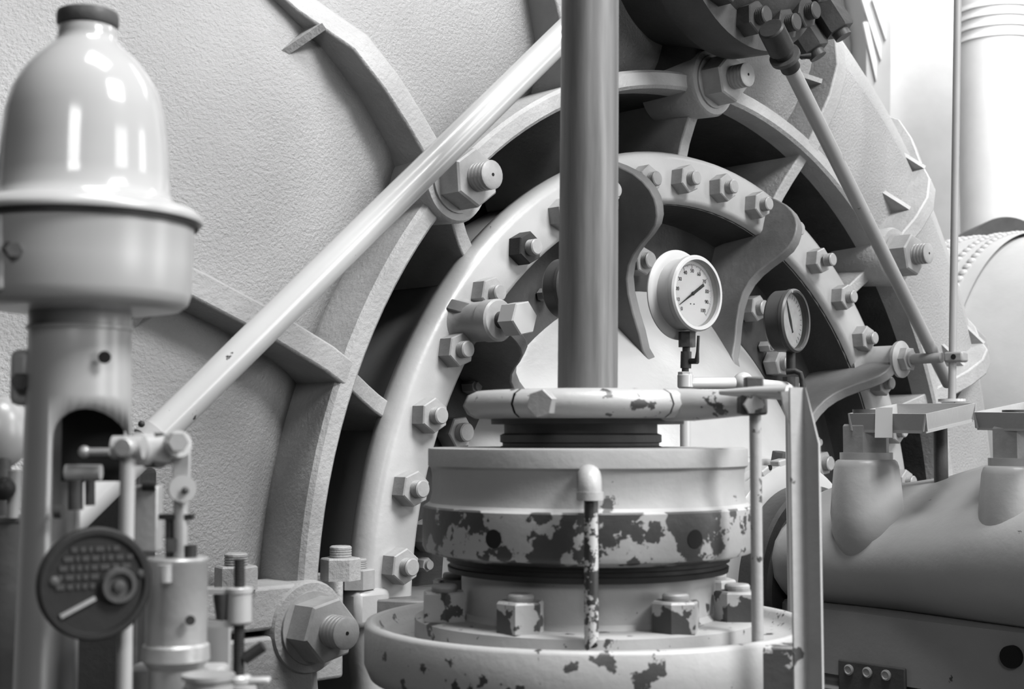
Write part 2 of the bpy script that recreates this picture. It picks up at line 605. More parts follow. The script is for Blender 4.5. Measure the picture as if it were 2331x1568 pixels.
# ------------------------------------------------------------------ overhanging valve
pc = PW(1672, -165, .12)
valve = thing('overhanging_valve_body', 'round valve casting painted dark for shade overhanging the top of the ring', 'valve', MF @ T((pc.x, pc.y, 0)))
MB().lathe([(.20, -.06), (.22, .02), (.235, .06), (.25, .08), (.255, .15), (.25, .165), (.2, .17), (.16, .22), (.11, .235),
            (0, .235)], 72).build('body', 'over', valve, angle=40)
hang = [(.058 * math.cos(R(t_)), .058 * math.sin(R(t_))) for t_ in range(180, 361, 12)] + [(.12, .12), (.2, .26), (-.06, .26), (-.062, .1)]
MB().prism(hang, -.1, .014, T((-pc.x, 1.0 - pc.y, 0))).build('hanger', 'over', valve, bevel=.006)
MB().box((.02, 1.50 - pc.y, .20), (.75, .26, .46)).build('added_shade_box', 'over', valve, bevel=.02)  # unseen box added above the view to throw shade on the valve
for ang in (-150, -128, -100, -72, -50, -28):
    o = nut_pair(.033, .034, .017, .02, valve, T((.205 * math.cos(R(ang)), .205 * math.sin(R(ang)), .166)) @ RZ(ang),
                 'valve_nut', 'over')
for px, py, ww in ((1895, 45, .14), (1838, 90, .1)):
    q = PW(px, py, ww) - Vector((pc.x, pc.y, 0))
    MB().hexa((0, 0, -.04), (0, 0, .03), .034).cyl((0, 0, .03), (0, 0, .045), .018).build(
        'cap_nut', 'mid', valve, align(q, (.25, -.9, .45)))

# ------------------------------------------------------------------ bearing housing on the turbine axis
bear = thing('bearing_housing', 'smooth grey bearing housing with tall bolt bosses on the turbine shaft line', 'bearing', MF)
vv, ff = [], []
wl_ = [(.272, .13), (.275, .165), (.285, .178), (.30, .182), (.36, .185), (.44, .19), (.52, .202), (.60, .225), (.68, .25),
       (.76, .27), (.86, .285), (.98, .29), (1.1, .28), (1.2, .25)]
fa = [(-3, .74), (0, .84), (5, .95), (11, 1.09), (20, 1.18), (28, 1.19), (36, 1.15), (46, 1.08), (60, 1.03), (75, 1.04), (90, 1.06)]
fa = fa + [(180 - a, k) for a, k in reversed(fa[:-1])]
K = len(fa)
for w, r in wl_:
    for a, k in fa:
        rr = r * k
        vv.append((rr * math.cos(R(a)), rr * math.sin(R(a)), w))
for i in range(len(wl_) - 1):
    for k in range(K - 1):
        ff.append((i * K + k, (i + 1) * K + k, (i + 1) * K + k + 1, i * K + k + 1))
ff.append(tuple(range(K)))
ff.append(tuple(range((len(wl_) - 1) * K, len(wl_) * K)))
MB().add(vv, ff).build('upper_half', 'housing', bear, angle=50)
# pedestal below the joint
vv, ff = [], []
low = [(.276, .150), (.30, .172), (.40, .180), (.60, .205), (.80, .225), (1.0, .235), (1.2, .22)]
for w, r in low:
    for x, y in ((-r * .97, -.006), (-r - .004, -.012), (-r - .012, -.118), (-r + .004, -.122), (-r + .004, -.132), (-r - .016, -.142), (-r - .016, FLOOR - C.z),
                 (r + .05, FLOOR - C.z), (r, -.16), (r, -.004)):
        vv.append((x, y, w))
for i in range(len(low) - 1):
    for k in range(10):
        l = (k + 1) % 10
        ff.append((i * 10 + k, i * 10 + l, (i + 1) * 10 + l, (i + 1) * 10 + k))
ff.append(tuple(range(10)))
ff.append(tuple(range(60, 70)))
MB().add(vv, ff).build('pedestal', 'pedestal', bear, angle=35)
for x, y, uu, hh in ((1972, 1046, -.165, 0), (2318, 1060, -.215, 0)):
    p = PU(x, y, uu)
    dz = p.y
    MB().lathe([(0, -.19), (.025, -.182), (.045, -.16), (.058, -.125), (.061, -.09), (.058, -.05), (.054, -.012), (.051, -.003), (.047, 0), (0, 0)], 40).build(
        'bolt_boss', 'housing', bear, T(p) @ UPN, angle=50)
    MB().cyl((0, 0, 0), (0, 0, .012), .044, seg=36).build('washer', 'housing', bear, T(p) @ UPN)
    nb = MB().hexa((0, 0, .012), (0, 0, .06), .041).build('boss_nut', 'nut', bear, T(p) @ UPN @ RZ(.42))
    MB().cyl((0, 0, .06), (0, 0, .085), .022).build('stud_end', 'mid', nb)
MB().lathe([(0, .2), (.115, .2), (.115, .5), (0, .5)], 48).build('shaft', 'steel', bear)
# name plate on the pedestal foot
hp_ = PU(2302, 1495, -.232)
MB().cyl((0, 0, -.012), (0, 0, .004), .017, seg=20).build('drain_hole', 'hole', bear, T(hp_) @ RY(-PI / 2))
pp = PU(1985, 1552, -.212)
npl = MB().box((0, 0, 0), (.006, .06, .13)).build('foot_plate', 'mid', bear, T(pp) @ RY(-.06), bevel=.006)
for k in range(3):
    MB().lathe([(0, 0), (.009, 0), (.009, .003), (.0065, .0045), (.005, .003), (0, .003)], 16).build('plate_screw', 'nut', npl, T((-.003, .015, -.042 + .036 * k)) @ RY(-PI / 2))

# drip trays on top of the housing
def tray(name, label, corners, h):
    c = sum(corners, Vector()) / 4
    t = thing(name, label, 'tray', T(c))
    q = [p - c for p in corners]
    dn = Vector((0, 0, -h))
    m_ = MB()
    for i in range(4):
        a_, b_ = q[i], q[(i + 1) % 4]
        inn = (Vector((0, 0, 0)) - (a_ + b_) / 2).normalized() * .003
        m2 = MB()
        vs_ = [a_, b_, b_ + dn * .9 + inn * 2, a_ + dn * .9 + inn * 2]
        vs_ += [v_ + inn for v_ in vs_]
        m2.add(vs_, [(0, 1, 2, 3), (7, 6, 5, 4), (0, 4, 5, 1), (1, 5, 6, 2), (2, 6, 7, 3), (3, 7, 4, 0)])
        m2.build('tray_side', 'housing', t)
    vs_ = [v_ * .95 + dn * .85 for v_ in q] + [v_ * .95 + dn for v_ in q]
    MB().add(vs_, [(0, 1, 2, 3), (7, 6, 5, 4), (0, 4, 5, 1), (1, 5, 6, 2), (2, 6, 7, 3), (3, 7, 4, 0)]).build('tray_floor', 'housing', t)
    return t


tr = tray('drip_tray', 'grey sheet metal drip tray held beside the first tall bolt boss', [PX(1930, 941, 2.40), PX(2108, 942, 2.28), PX(2222, 917, 2.44), PX(2040, 919, 2.6)], .032)
MB().box((0, 0, 0), (.028, .003, .05)).build('tray_strap', 'bezel', tr, T(PX(2012, 962, 2.335) - tr.location) @ RZ(-.5) @ RX(-.15))
for dx in (1965, 2140):
    q = PX(dx, 965, 2.46) - tr.location
    MB().cyl(q, q + Vector((0, 0, -.12)), .012).build('tray_leg', 'mid', tr)
tr2 = tray('drip_tray', 'grey sheet metal drip tray held beside the second bolt boss', [PX(2216, 938, 2.2), PX(2420, 940, 2.05), PX(2520, 900, 2.2), PX(2335, 914, 2.42)], .028)
q = PX(2300, 965, 2.25) - tr2.location
MB().cyl(q, q + Vector((0, 0, -.12)), .012).build('tray_leg', 'mid', tr2)

# ------------------------------------------------------------------ gland box with the upright shaft
DG = 1.75
AX = PX(1338, 1400, DG)


def zg(y, d=DG):
    return PX(1338, y, d).z


gb = thing('gland_box', 'chipped grey stuffing box with stacked flanges around the upright steel shaft', 'stuffing box', T((AX.x, AX.y, FLOOR)))


def gl(prof, name, mat, seg=96, angle=35, parent=None, dx=0):
    return MB().lathe([(r, zg(y) - FLOOR) for r, y in prof], seg).build(name, mat, parent or gb, T((dx, 0, 0)), angle=angle)


gl([(.0, 1018), (.19, 1018), (.1945, 1020), (.195, 1024), (.195, 1058), (.1915, 1064), (.19, 1080), (.190, 1120), (.193, 1140), (.1985, 1148),
    (.16, 1149)], 'collar', 'boxclean')
gl([(.17, 1147), (.199, 1147), (.2015, 1151), (.2015, 1238), (.198, 1250), (.176, 1262), (.15, 1264)], 'locking_ring', 'boxring')
gl([(.172, 1258), (.172, 1272), (.168, 1275), (.168, 1283), (.171, 1285), (.170, 1296), (.158, 1300), (.15, 1300)], 'seal_groove', 'dark')
gl([(.154, 1292), (.154, 1385), (.16, 1396), (.175, 1398)], 'neck', 'boxclean')
gl([(.15, 1396), (.205, 1396), (.2105, 1400), (.2105, 1450), (.204, 1452)], 'base_flange', 'box')
gl([(.13, 1440), (.235, 1440), (.246, 1436), (.252, 1425), (.255, 1414), (.258, 1408), (.264, 1406), (.269, 1409), (.271, 1416), (.271, 1500),
    (.264, 1530), (.24, 1550), (.12, 1552)], 'basin', 'box', angle=60)
MB().cyl((0, 0, 0), (0, 0, zg(1525) - FLOOR), .15).build('pedestal', 'pedestal', gb)
for aa in (205, 240, 300, 335):
    p0 = Vector((.225 * math.cos(R(aa)), .225 * math.sin(R(aa)), zg(1520) - FLOOR))
    MB().cyl(p0, p0 + Vector((.02 * math.cos(R(aa)), .02 * math.sin(R(aa)), -.6)), .012).build('leg', 'boxclean', gb)
# bored holes in the locking ring
for aa in (236, 303):
    p = Vector((.1995 * math.cos(R(aa)), .1995 * math.sin(R(aa)), zg(1204) - FLOOR))
    MB().cyl((0, 0, 0), (0, 0, .0025), .0105, seg=24).build('spanner_hole', 'hole', gb, align(p, (math.cos(R(aa)), math.sin(R(aa)), 0)))
# flange nuts with their studs
zf = zg(1396) - FLOOR
gp = None
for aa in (200, 243, 299, 341, 25, 65, 110, 155):
    p = Vector((.183 * math.cos(R(aa)), .183 * math.sin(R(aa)), zf))
    mtx = T(p) @ RZ(R(aa + 15))
    if gp is None:
        gp = nut_pair(.0275, .034, .015, .008, gb, mtx, 'flange_nut', 'boxring', smat='box')
    else:
        inst(gp, gb, mtx)
# dark gland follower above the collar
gl([(.05, 958), (.094, 958), (.094, 986), (.099, 990), (.099, 1006), (.096, 1008), (.096, 1014), (.099, 1016), (.099, 1022), (.05, 1022)], 'gland_follower', 'mid', dx=-.008)
# the split clamp with its arm
cl = thing('shaft_clamp', 'rounded split clamp ring with bolt and arm around the upright shaft', 'clamp', T((AX.x, AX.y, zg(958))))
z0, z1 = 0.0, zg(890) - zg(958)
zc = (z0 + z1) / 2
prof = [(.036, z0 + .004), (.12, z0 + .002), (.138, z0 + .003), (.147, z0 + .008), (.1525, zc), (.147, z1 - .006), (.136, z1 - .001), (.12, z1), (.036, z1)]
MB().lathe(prof + [prof[0]], 96, None, -52, 232).build('clamp_half', 'box', cl, angle=60)
MB().lathe(prof + [prof[0]], 40, None, 233.2, 307).build('clamp_half', 'box', cl, angle=60)
MB().lathe([(.036, z0 - .004), (.118, z0 - .004), (.118, z0 + .004), (.036, z0 + .004)], 64).build('under_plate', 'mid', cl)
e = PX(1722, 922, 1.60) - Vector((AX.x, AX.y, zg(958)))
st = Vector((.085, -.075, zc))
MB().tube([st, st.lerp(e, .35), st.lerp(e, .62), st.lerp(e, .85), e], [.0195, .0185, .0155, .0125, .012]).build('arm', 'box', cl)
hp = Vector((.1505 * math.cos(R(248)), .1505 * math.sin(R(248)), zc))
MB().hexa((0, 0, -.004), (0, 0, .013), .0165).build('clamp_bolt', 'nut', cl, align(hp, (math.cos(R(248)), math.sin(R(248)), 0)) @ RZ(.3))
# shaft
sh = thing('upright_shaft', 'thick streaky bare steel upright shaft rising out of the clamp', 'shaft', T((AX.x, AX.y, zg(1018))))
rb, rt = .0372, .0348
MB().cyl((0, 0, 0), (.010, 0, 1.0), rb, rt, seg=64).build('bar', 'steel', sh)
# drain pipe
dp = thing('drain_pipe', 'flaking drain pipe hanging from an elbow in front of the gland box', 'pipe', T((0, 0, 0)))
DD = 1.53
e0 = PX(1343, 1085, DD)
c0 = Vector((e0.x, AX.y - .188, e0.z))
pts = [c0]
for k in range(0, 7):
    a = PI / 2 * k / 6
    pts.append(Vector((e0.x, e0.y + .014 - .014 * math.sin(a), e0.z - .014 + .014 * math.cos(a))))
pts.append(pts[-1] + Vector((0, 0, -.006)))
dp.location = c0
MB().tube([p - c0 for p in pts], .0128).build('elbow', 'boxclean', dp)
MB().cyl(pts[-1] - c0 + Vector((0, 0, .004)), pts[-1] - c0 + Vector((0, 0, -.005)), .0145).build('elbow_rim', 'boxclean', dp)
zt, zb = PX(1347, 1120, DD).z, PX(1346, 1468, DD).z
xq = PX(1346, 1300, DD).x
pm = MB()
segs = 20
vs_, fs = [], []
for k in range(segs):
    a = 2 * PI * k / segs
    x_, y_ = .0076 * math.cos(a), .0076 * math.sin(a)
    vs_ += [(xq + x_ - c0.x, e0.y + y_ - c0.y, zt - c0.z), (xq + x_ - c0.x, e0.y + y_ - c0.y, zb + x_ * 1.1 - c0.z)]
for k in range(segs):
    l = (k + 1) % segs
    fs.append((2 * k, 2 * l, 2 * l + 1, 2 * k + 1))
fs.append(tuple(range(0, 2 * segs, 2)))
pm.add(vs_, fs).build('down_pipe', 'drain', dp)
MB().ball((xq - c0.x, e0.y - c0.y, zb - c0.z), .0066, 1, 1, .5).build('pipe_bore', 'hole', dp)

# bracket with guide rod and angle-iron post
br = thing('guide_bracket', 'angle iron post with guide rod and arm beside the gland box', 'bracket', T((PX(1830, 1500, 1.5).x, 1.5, FLOOR)))
B0 = Vector(br.location)
a, b = PX(1719, 940, 1.585), PX(1716, 1475, 1.585)
MB().cyl(a - B0, Vector((a.x, a.y, b.z)) - B0, .0066).build('guide_rod', 'box', br)
q = PX(1712, 922, 1.585) - B0
MB().box(q, (.03, .03, .022)).build('clevis_block', 'mid', br, bevel=.003)
MB().hexa(q + Vector((-.002, -.028, 0)), q + Vector((-.002, -.015, 0)), .011).build('clevis_bolt', 'box', br)
MB().box(PX(1715, 880, 1.6) - B0, (.02, .02, .022)).build('stop_nut', 'mid', br, bevel=.002)
# bracket shelf plate on the basin
q = PX(1760, 1540, 1.56) - B0
MB().box(q + Vector((0, .0, -.06)), (.056, .03, .19)).build('foot_block', 'boxring', br, bevel=.004)
# arm across to the post
q0, q1 = PX(1640, 893, 1.60) - B0, PX(1798, 893, 1.53) - B0
MB().tube([q0, q0.lerp(q1, .5), q1], [.003, .0065, .0085]).build('arm', 'pipe', br)
# the angle iron
tz = PX(1815, 882, 1.5).z - FLOOR
xx = PX(1836, 1300, 1.5).x - B0.x
t_ = .004
poly = [(0, 0), (-.0155, -.0085), (-.0165, -.0055), (-.001, .0035), (.0140, -.0135), (.0118, -.0155)]
pv, pf = [], []
n_ = len(poly)
for kk, (zz, cut) in enumerate(((0.0, 1.0), (PX(1860, 1010, 1.5).z - FLOOR, 1.0), (tz, .15))):
    for x_, y_ in poly:
        if x_ > 0:
            x_, y_ = x_ * cut, y_ * cut
        lean = -.0055 * zz / 2.2
        pv.append((xx + x_ + lean + .0055 * 1.9 / 2.2, y_, zz))
for kk in range(2):
    for i in range(n_):
        j = (i + 1) % n_
        pf.append((kk * n_ + i, kk * n_ + j, (kk + 1) * n_ + j, (kk + 1) * n_ + i))
pf += [tuple(range(n_)), tuple(range(2 * n_, 3 * n_))]
MB().add(pv, pf).build('post', 'boxclean', br)
gpl = [(1778, 892), (1822, 884), (1826, 1000), (1812, 1000), (1796, 960), (1784, 930)]
c_ = [PX(x, y, 1.512) - B0 for x, y in gpl]
n_ = len(c_)
MB().add(c_ + [p + Vector((0, .005, 0)) for p in c_], [tuple(range(n_)), tuple(range(2 * n_ - 1, n_ - 1, -1))] +
         [(i, (i + 1) % n_, n_ + (i + 1) % n_, n_ + i) for i in range(n_)]).build('gusset_plate', 'boxclean', br)
for x, y in ((1812, 905), (1812, 940)):
    MB().ball(PX(x, y, 1.503) - B0, .005, 1, .7, 1, 14).build('rivet', 'nut', br)

# ------------------------------------------------------------------ diagonal pipe
a, b = PX(120, 1222, 1.62), PX(1300, 62, 2.04)
b2 = a + (b - a) * 1.3
dg = thing('diagonal_pipe', 'glossy white diagonal pipe crossing in front of the casing', 'pipe', T(a))
MB().cyl((0, 0, 0), b2 - a, .0202, seg=40).build('tube', 'pipe', dg)
dv = (b - a).normalized()
k = (PX(350, 975, 1.7) - a).dot(dv)
MB().cyl(dv * (k - .02), dv * (k - .005), .0225, seg=32).build('clamp_band', 'gov', dg)
MB().ball(PX(322, 965, 1.66) - a, .004).build('screw', 'dark', dg)

# ------------------------------------------------------------------ pressure gauges
def text_mesh(body, size, name):
    cu = bpy.data.curves.new(name, 'FONT')
    cu.body = body
    cu.size = size
    cu.align_x = 'CENTER'
    cu.align_y = 'CENTER'
    cu.extrude = 0.0002
    ob = bpy.data.objects.new(name, cu)
    COL.objects.link(ob)
    dg_ = bpy.context.evaluated_depsgraph_get()
    me = bpy.data.meshes.new_from_object(ob.evaluated_get(dg_))
    bpy.data.objects.remove(ob)
    me.materials.clear()
    me.materials.append(M['ink'])
    return me


def facing(p, yaw):              # local z looks to the viewer's right by yaw, local y is up
    z = Vector((math.sin(yaw), -math.cos(yaw), 0))
    y = Vector((0, 0, 1))
    x = y.cross(z)
    return Matrix(((x.x, y.x, z.x, p.x), (x.y, y.y, z.y, p.y), (x.z, y.z, z.z, p.z), (0, 0, 0, 1)))


g1p = PX(1580, 668, 2.2)
g1 = thing('pressure_gauge', 'white pressure gauge with black pointer on a backing flange', 'gauge', facing(g1p, R(42)))
rg = .0595
MB().lathe([(0, -.036), (.069, -.036), (.071, -.034), (.071, -.032), (.066, -.029), (.055, -.027)], 64).build('back_flange', 'bezel', g1)
MB().lathe([(.056, -.03), (.0565, -.004), (rg, -.001), (rg, .006), (.057, .009), (.0525, .009), (.0515, .004), (.0515, -.004)], 64).build('case', 'bezel', g1)
MB().lathe([(0, -.004), (.052, -.004), (.052, -.006), (0, -.006)], 64).build('dial', 'dial', g1)
for k in range(11):
    deg = 225 - 27 * k
    if k > 0:
        me = text_mesh(str(10 * k), .0085, 'numeral')
    else:
        me = text_mesh('0', .0085, 'numeral')
    o = bpy.data.objects.new('numeral', me)
    COL.objects.link(o)
    o.parent = g1
    o.matrix_local = T((.0355 * math.cos(R(deg)), .0355 * math.sin(R(deg)), -.0036))
tk = MB()
for k in range(101):
    a = R(225 - 2.7 * k)
    l0 = .0395 if k % 10 == 0 else (.0425 if k % 5 == 0 else .044)
    w_ = .0005 if k % 10 == 0 else .0003
    tk.box(((l0 + .0465) / 2, 0, -.0037), (.0465 - l0, w_, .0003), RZ(a))
o = tk.build('tick_marks', 'ink', g1)
o['kind'] = 'stuff'
MB().prism([(-.030, -.0024), (-.004, -.0022), (.0, -.0032), (.004, -.0016), (.037, -.0003), (.037, .0003), (.004, .0016), (0, .0032), (-.004, .0022), (-.030, .0024)],
           -.0025, -.0016, RZ(R(211))).build('pointer', 'ink', g1)
MB().cyl((0, 0, -.004), (0, 0, -.001), .0022).build('pivot', 'ink', g1)
for dx in (-.004, .004):
    MB().cyl((0, 0, -.004), (0, 0, -.0034), .0011, seg=10).build('dial_screw', 'ink', g1, T((dx, -.016, 0)))
o2 = MB().lathe([(0, .004), (.0515, .004), (.0515, .0048), (0, .0048)], 64).build('glass', 'glass', g1)
base = Vector((0, 0, 0))
# its cock and stem, built in the gauge's own frame (y up)
st = PX(1562, 765, 2.2)
loc = g1.matrix_world.inverted() if False else facing(g1p, R(42)).inverted()


def gpt(x, y, d=2.2, f=None):
    return (f or loc) @ PX(x, y, d)


MB().hexa(gpt(1564, 790, 2.215), gpt(1564, 755, 2.215), .0135, cham=False).build('stem_nut', 'mid', g1)
ck = MB().cyl(gpt(1562, 812, 2.215), gpt(1562, 788, 2.215), .006).cyl(gpt(1561, 838, 2.215), gpt(1562, 800, 2.215), .0085).cyl(
    gpt(1560, 862, 2.215), gpt(1560, 836, 2.215), .0055).build('cock', 'mid', g1)
MB().tube([gpt(1586, 822, 2.2), gpt(1588, 800, 2.195), gpt(1590, 764, 2.195)], [.004, .0024, .0022]).build('cock_lever', 'dark', g1)
MB().cyl(gpt(1562, 822, 2.215), gpt(1588, 822, 2.2), .0045).build('cock_key', 'dark', g1)

g2p = PX(1806, 730, 2.3)
f2 = facing(g2p, R(53))
g2 = thing('pressure_gauge', 'dark cased pressure gauge with thin pointer beside the white one', 'gauge', f2)
MB().lathe([(0, -.03), (.047, -.03), (.050, -.026), (.050, -.004), (.052, -.002), (.052, .004), (.049, .007), (.046, .006), (.0455, -.004)], 64).build('case', 'case', g2)
MB().lathe([(0, -.006), (.046, -.006), (.046, -.008), (0, -.008)], 64).build('dial', 'dialold', g2)
tk = MB()
for k in range(25):
    tk.box((.0395, 0, -.0057), (.006, .0007, .0003), RZ(R(235 - 290 / 24 * k)))
o = tk.build('tick_marks', 'ink', g2)
o['kind'] = 'stuff'
MB().prism([(-.02, -.0022), (-.016, -.001), (.0, -.003), (.038, -.0003), (.038, .0003), (.0, .003), (-.016, .001), (-.02, .0022)], -.005, -.0043, RZ(R(112))).build('pointer', 'ink', g2)
MB().lathe([(0, .001), (.0455, .001), (.0455, .0018), (0, .0018)], 64).build('glass', 'glass', g2)
l2 = f2.inverted()


def g2t(x, y, d=2.31):
    return l2 @ PX(x, y, d)


MB().cyl(g2t(1800, 850), g2t(1800, 800), .0075).build('stem', 'dark', g2)
MB().hexa(g2t(1800, 885), g2t(1800, 858), .013, cham=False).build('stem_nut', 'mid', g2)
MB().tube([g2t(1790, 846, 2.29), g2t(1810, 844, 2.285), g2t(1822, 850, 2.28), g2t(1826, 864, 2.28), g2t(1828, 885, 2.28)], [.005, .0048, .0045, .0042, .005]).build('cock_lever', 'dark', g2)

f3 = facing(PX(1306, 655, 2.35), R(50))
g3 = thing('pressure_gauge', 'dark gauge mostly hidden behind the upright steel shaft', 'gauge', f3)
for ch in list(g2.children):
    if ch.name.split('.')[0] in ('case', 'dial', 'pointer', 'tick_marks', 'glass'):
        c = ch.copy()
        COL.objects.link(c)
        c.parent = g3
        c.matrix_basis = ch.matrix_basis.copy()
MB().cyl((0, -.9, -.015), (0, -.045, -.015), .0075).build('stem', 'dark', g3)

# pipework that carries both gauges
a = PX(1560, 868, 2.215)
gp_ = thing('gauge_pipework', 'thin white pipe with tees carrying the two gauges', 'pipe', T(a))
MB().cyl(PX(1560, 885, 2.215) - a, PX(1560, 850, 2.215) - a, .0125, bevel=.003).hexa(PX(1560, 862, 2.215) - a, PX(1560, 846, 2.215) - a, .0115).build('tee', 'pipe', gp_)
MB().tube([PX(1565, 872, 2.215) - a, PX(1690, 872, 2.26) - a, PX(1801, 882, 2.31) - a], .0095).build('cross_pipe', 'pipe', gp_)
MB().ball(PX(1692, 870, 2.255) - a, .0165).build('elbow', 'pipe', gp_)
MB().cyl(PX(1560, 880, 2.215) - a, PX(1560, 880, 2.215) - a + Vector((-.005, 0, -1.0)), .0085).build('riser', 'pipe', gp_)
p = PX(1800, 882, 2.31)
MB().cyl(p - a, p - a + Vector((0, 0, -1.0)), .0095).build('riser', 'pipe', gp_)

# ------------------------------------------------------------------ governor in the foreground
D0 = 1.15
g0 = PX(186, 1300, D0)
GX, GY = g0.x, g0.y
gov = thing('oil_governor', 'upright enamelled governor with bell jar, round pot and arched column', 'governor', T((GX, GY, FLOOR)))
K_ = D0 / F
G0 = Vector((GX, GY, FLOOR))


def GP(x, y, d=D0):
    return PX(x, y, d) - G0


def gz(y, d=D0):
    return PX(186, y, d).z - FLOOR


def px(n_, d=D0):
    return n_ * d / F


XJ = GP(195, 300).x
jar = [(0, 62), (60, 62), (66, 66), (66, 82), (70, 96), (86, 112), (116, 138), (145, 175), (166, 215), (179, 265), (186, 330), (190, 400), (194, 440), (204, 462), (215, 470)]
MB().lathe([(px(r), gz(y)) for r, y in jar], 64).build('jar', 'jar', gov, T((XJ, 0, 0)), angle=60)
cap = [(0, 28), (30, 24), (60, 26), (68, 30), (70, 38), (70, 56), (66, 62), (50, 64)]
MB().lathe([(px(r), gz(y)) for r, y in cap], 48).ball((.004, 0, gz(24)), .007, 1, 1, .6).build('jar_cap', 'mid', gov, T((XJ, 0, 0)) @ T((0, 0, 0)), angle=40)
pot = [(100, 466), (215, 466), (250, 478), (266, 492), (268, 500), (266, 506), (254, 508), (250, 512), (248, 520), (246, 600), (243, 668), (236, 690), (220, 703), (190, 708), (110, 712)]
MB().lathe([(px(r), gz(y)) for r, y in pot], 96).build('pot', 'govpot', gov, T((XJ, 0, 0)), angle=50)
MB().lathe([(px(r), gz(y)) for r, y in ((252, 505), (257, 506), (257, 517), (252, 518))], 96).build('pot_seam', 'dark', gov, T((XJ, 0, 0)))
MB().box(GP(-20, 575, 1.08), (.028, .02, .06)).build('side_lug', 'govpot', gov, bevel=.004)
MB().hexa(GP(22, 566, 1.075), GP(32, 568, 1.06), .0065).build('lug_screw', 'mid', gov)
colp = [(112, 706), (114, 712), (114, 800), (116, 900), (122, 1200), (128, 1500), (134, 2000), (140, 2400)]
colp2 = [(104, 2400), (104, 706)]
XC = GP(180, 900).x
co = MB().lathe([(px(r), gz(y)) for r, y in colp] + [(.044, 0)] + [(.036, 0), (.034, gz(706))] + [(px(112), gz(706))], 64).build('column', 'gov', gov, T((XC, 0, 0)), angle=50)
# arched opening cut out of the column
arch = []
ax0, ax1 = GP(150, 1000).x - XC, GP(296, 1000).x - XC
rr_ = (ax1 - ax0) / 2
za = gz(1003)
for k in range(13):
    a = PI * k / 12
    arch.append(((ax0 + ax1) / 2 + rr_ * math.cos(a), za + rr_ * .98 * math.sin(a)))
arch = [(ax1, .9)] + arch + [(ax0, .9)]
cut = MB().prism(arch, -.1, .1, RX(PI / 2)).build('arch_cutter', 'hole')
bpy.context.view_layer.update()
cut.matrix_world = T((GX + XC, GY - .06, FLOOR))
low_arch = [(ax0, .9), (ax1, .9), (ax1, gz(1085)), (ax0, gz(1085))]
md = co.modifiers.new('arch', 'BOOLEAN')
md.object = cut
md.solver = 'EXACT'
cut2 = MB().prism(low_arch, -.2, .2, RX(PI / 2)).build('arch_cutter', 'hole')
cut2.matrix_world = T((GX + XC, GY, FLOOR))
md = co.modifiers.new('arch2', 'BOOLEAN')
md.object = cut2
md.solver = 'EXACT'
bpy.context.view_layer.update()
dgr = bpy.context.evaluated_depsgraph_get()
me = bpy.data.meshes.new_from_object(co.evaluated_get(dgr))
co.modifiers.clear()
co.data = me
me.materials.clear()
me.materials.append(M['gov'])
bpy.data.objects.remove(cut)
bpy.data.objects.remove(cut2)
MB().cyl(GP(238, 813, D0 - .0365), GP(238, 813, D0 - .0385), .005, seg=20).build('oil_hole', 'hole', gov)
MB().lathe([(.0405, gz(742)), (.0422, gz(744)), (.0422, gz(752)), (.0405, gz(754))], 64).build('shoulder_band', 'gov', gov, T((XC, 0, 0)))
MB().box(GP(58, 860), (.018, .03, .045)).build('side_ear', 'gov', gov, bevel=.006)
MB().hexa(GP(46, 868, D0 - .014), GP(46, 868, D0 - .026), .0075).build('ear_bolt', 'mid', gov)
MB().box(GP(212, 990, 1.163), (.050, .004, .075)).build('inner_plate', 'dark', gov)
MB().cyl(GP(150, 1075, 1.135), GP(230, 1075, 1.135), .0062).build('inner_collar', 'gov', gov)
MB().cyl(GP(190, 1028, 1.125), GP(250, 1028, 1.125), .003).ball(GP(192, 1028, 1.125), .0048).build('inner_lever', 'brass', gov)
MB().cyl(GP(172, 1160, 1.16), GP(172, 1085, 1.16), .006).build('inner_spindle', 'mid', gov)
MB().cyl(GP(205, 1150, 1.16), GP(205, 1085, 1.16), .004).build('inner_spindle', 'mid', gov)
MB().cyl(GP(125, 1165, D0 - .044), GP(142, 1165, D0 - .044), .005).build('pivot_stub', 'mid', gov)

# maker's disc with handle
fd = facing(PX(215, 1328, 1.075), R(31))
disc = thing('name_disc', 'dark cast disc with raised lettering, knob and small handle on the governor', 'disc', fd)
rd = px(127, 1.075)
MB().lathe([(0, -.008), (rd * .9, -.008), (rd, -.004), (rd, .004), (rd * .96, .0055), (rd * .87, .0055), (rd * .85, .003), (0, .003)], 64).build('plate', 'plate', disc)
random.seed(9)
for row in range(5):
    y = .026 - row * .0068
    half = math.sqrt(max(0, (rd * .8) ** 2 - y * y)) * .86
    x = -half
    while x < (half if row < 3 else 0):
        wdt = random.uniform(.0025, .0075)
        MB().box((x + wdt / 2, y, .0036), (wdt, .0036, .0016)).build('raised_mark', 'platetext', disc)
        x += wdt + .0018
MB().lathe([(0, .003), (.0135, .003), (.0135, .008), (.0125, .0095), (.0095, .0095), (.009, .006), (.0045, .006), (.0042, .009), (0, .0102)], 40).build('knob', 'mid', disc, T((.0165, -.002, 0)))
MB().box((-.015, -.013, .0052), (.028, .0028, .003), None).build('handle', 'brass', disc, T((-.0, -.0, 0)) @ RZ(.45) @ T((-.004, .004, 0)))
MB().ball((-.03, .003, .003), .0042, 1, 1, .5).build('plate_screw', 'mid', disc)
MB().ball((.035, .006, .003), .0042, 1, 1, .5).build('plate_screw', 'mid', disc)
MB().cyl((0, 0, -.05), (0, 0, -.006), .009).build('mounting_stub', 'mid', disc)

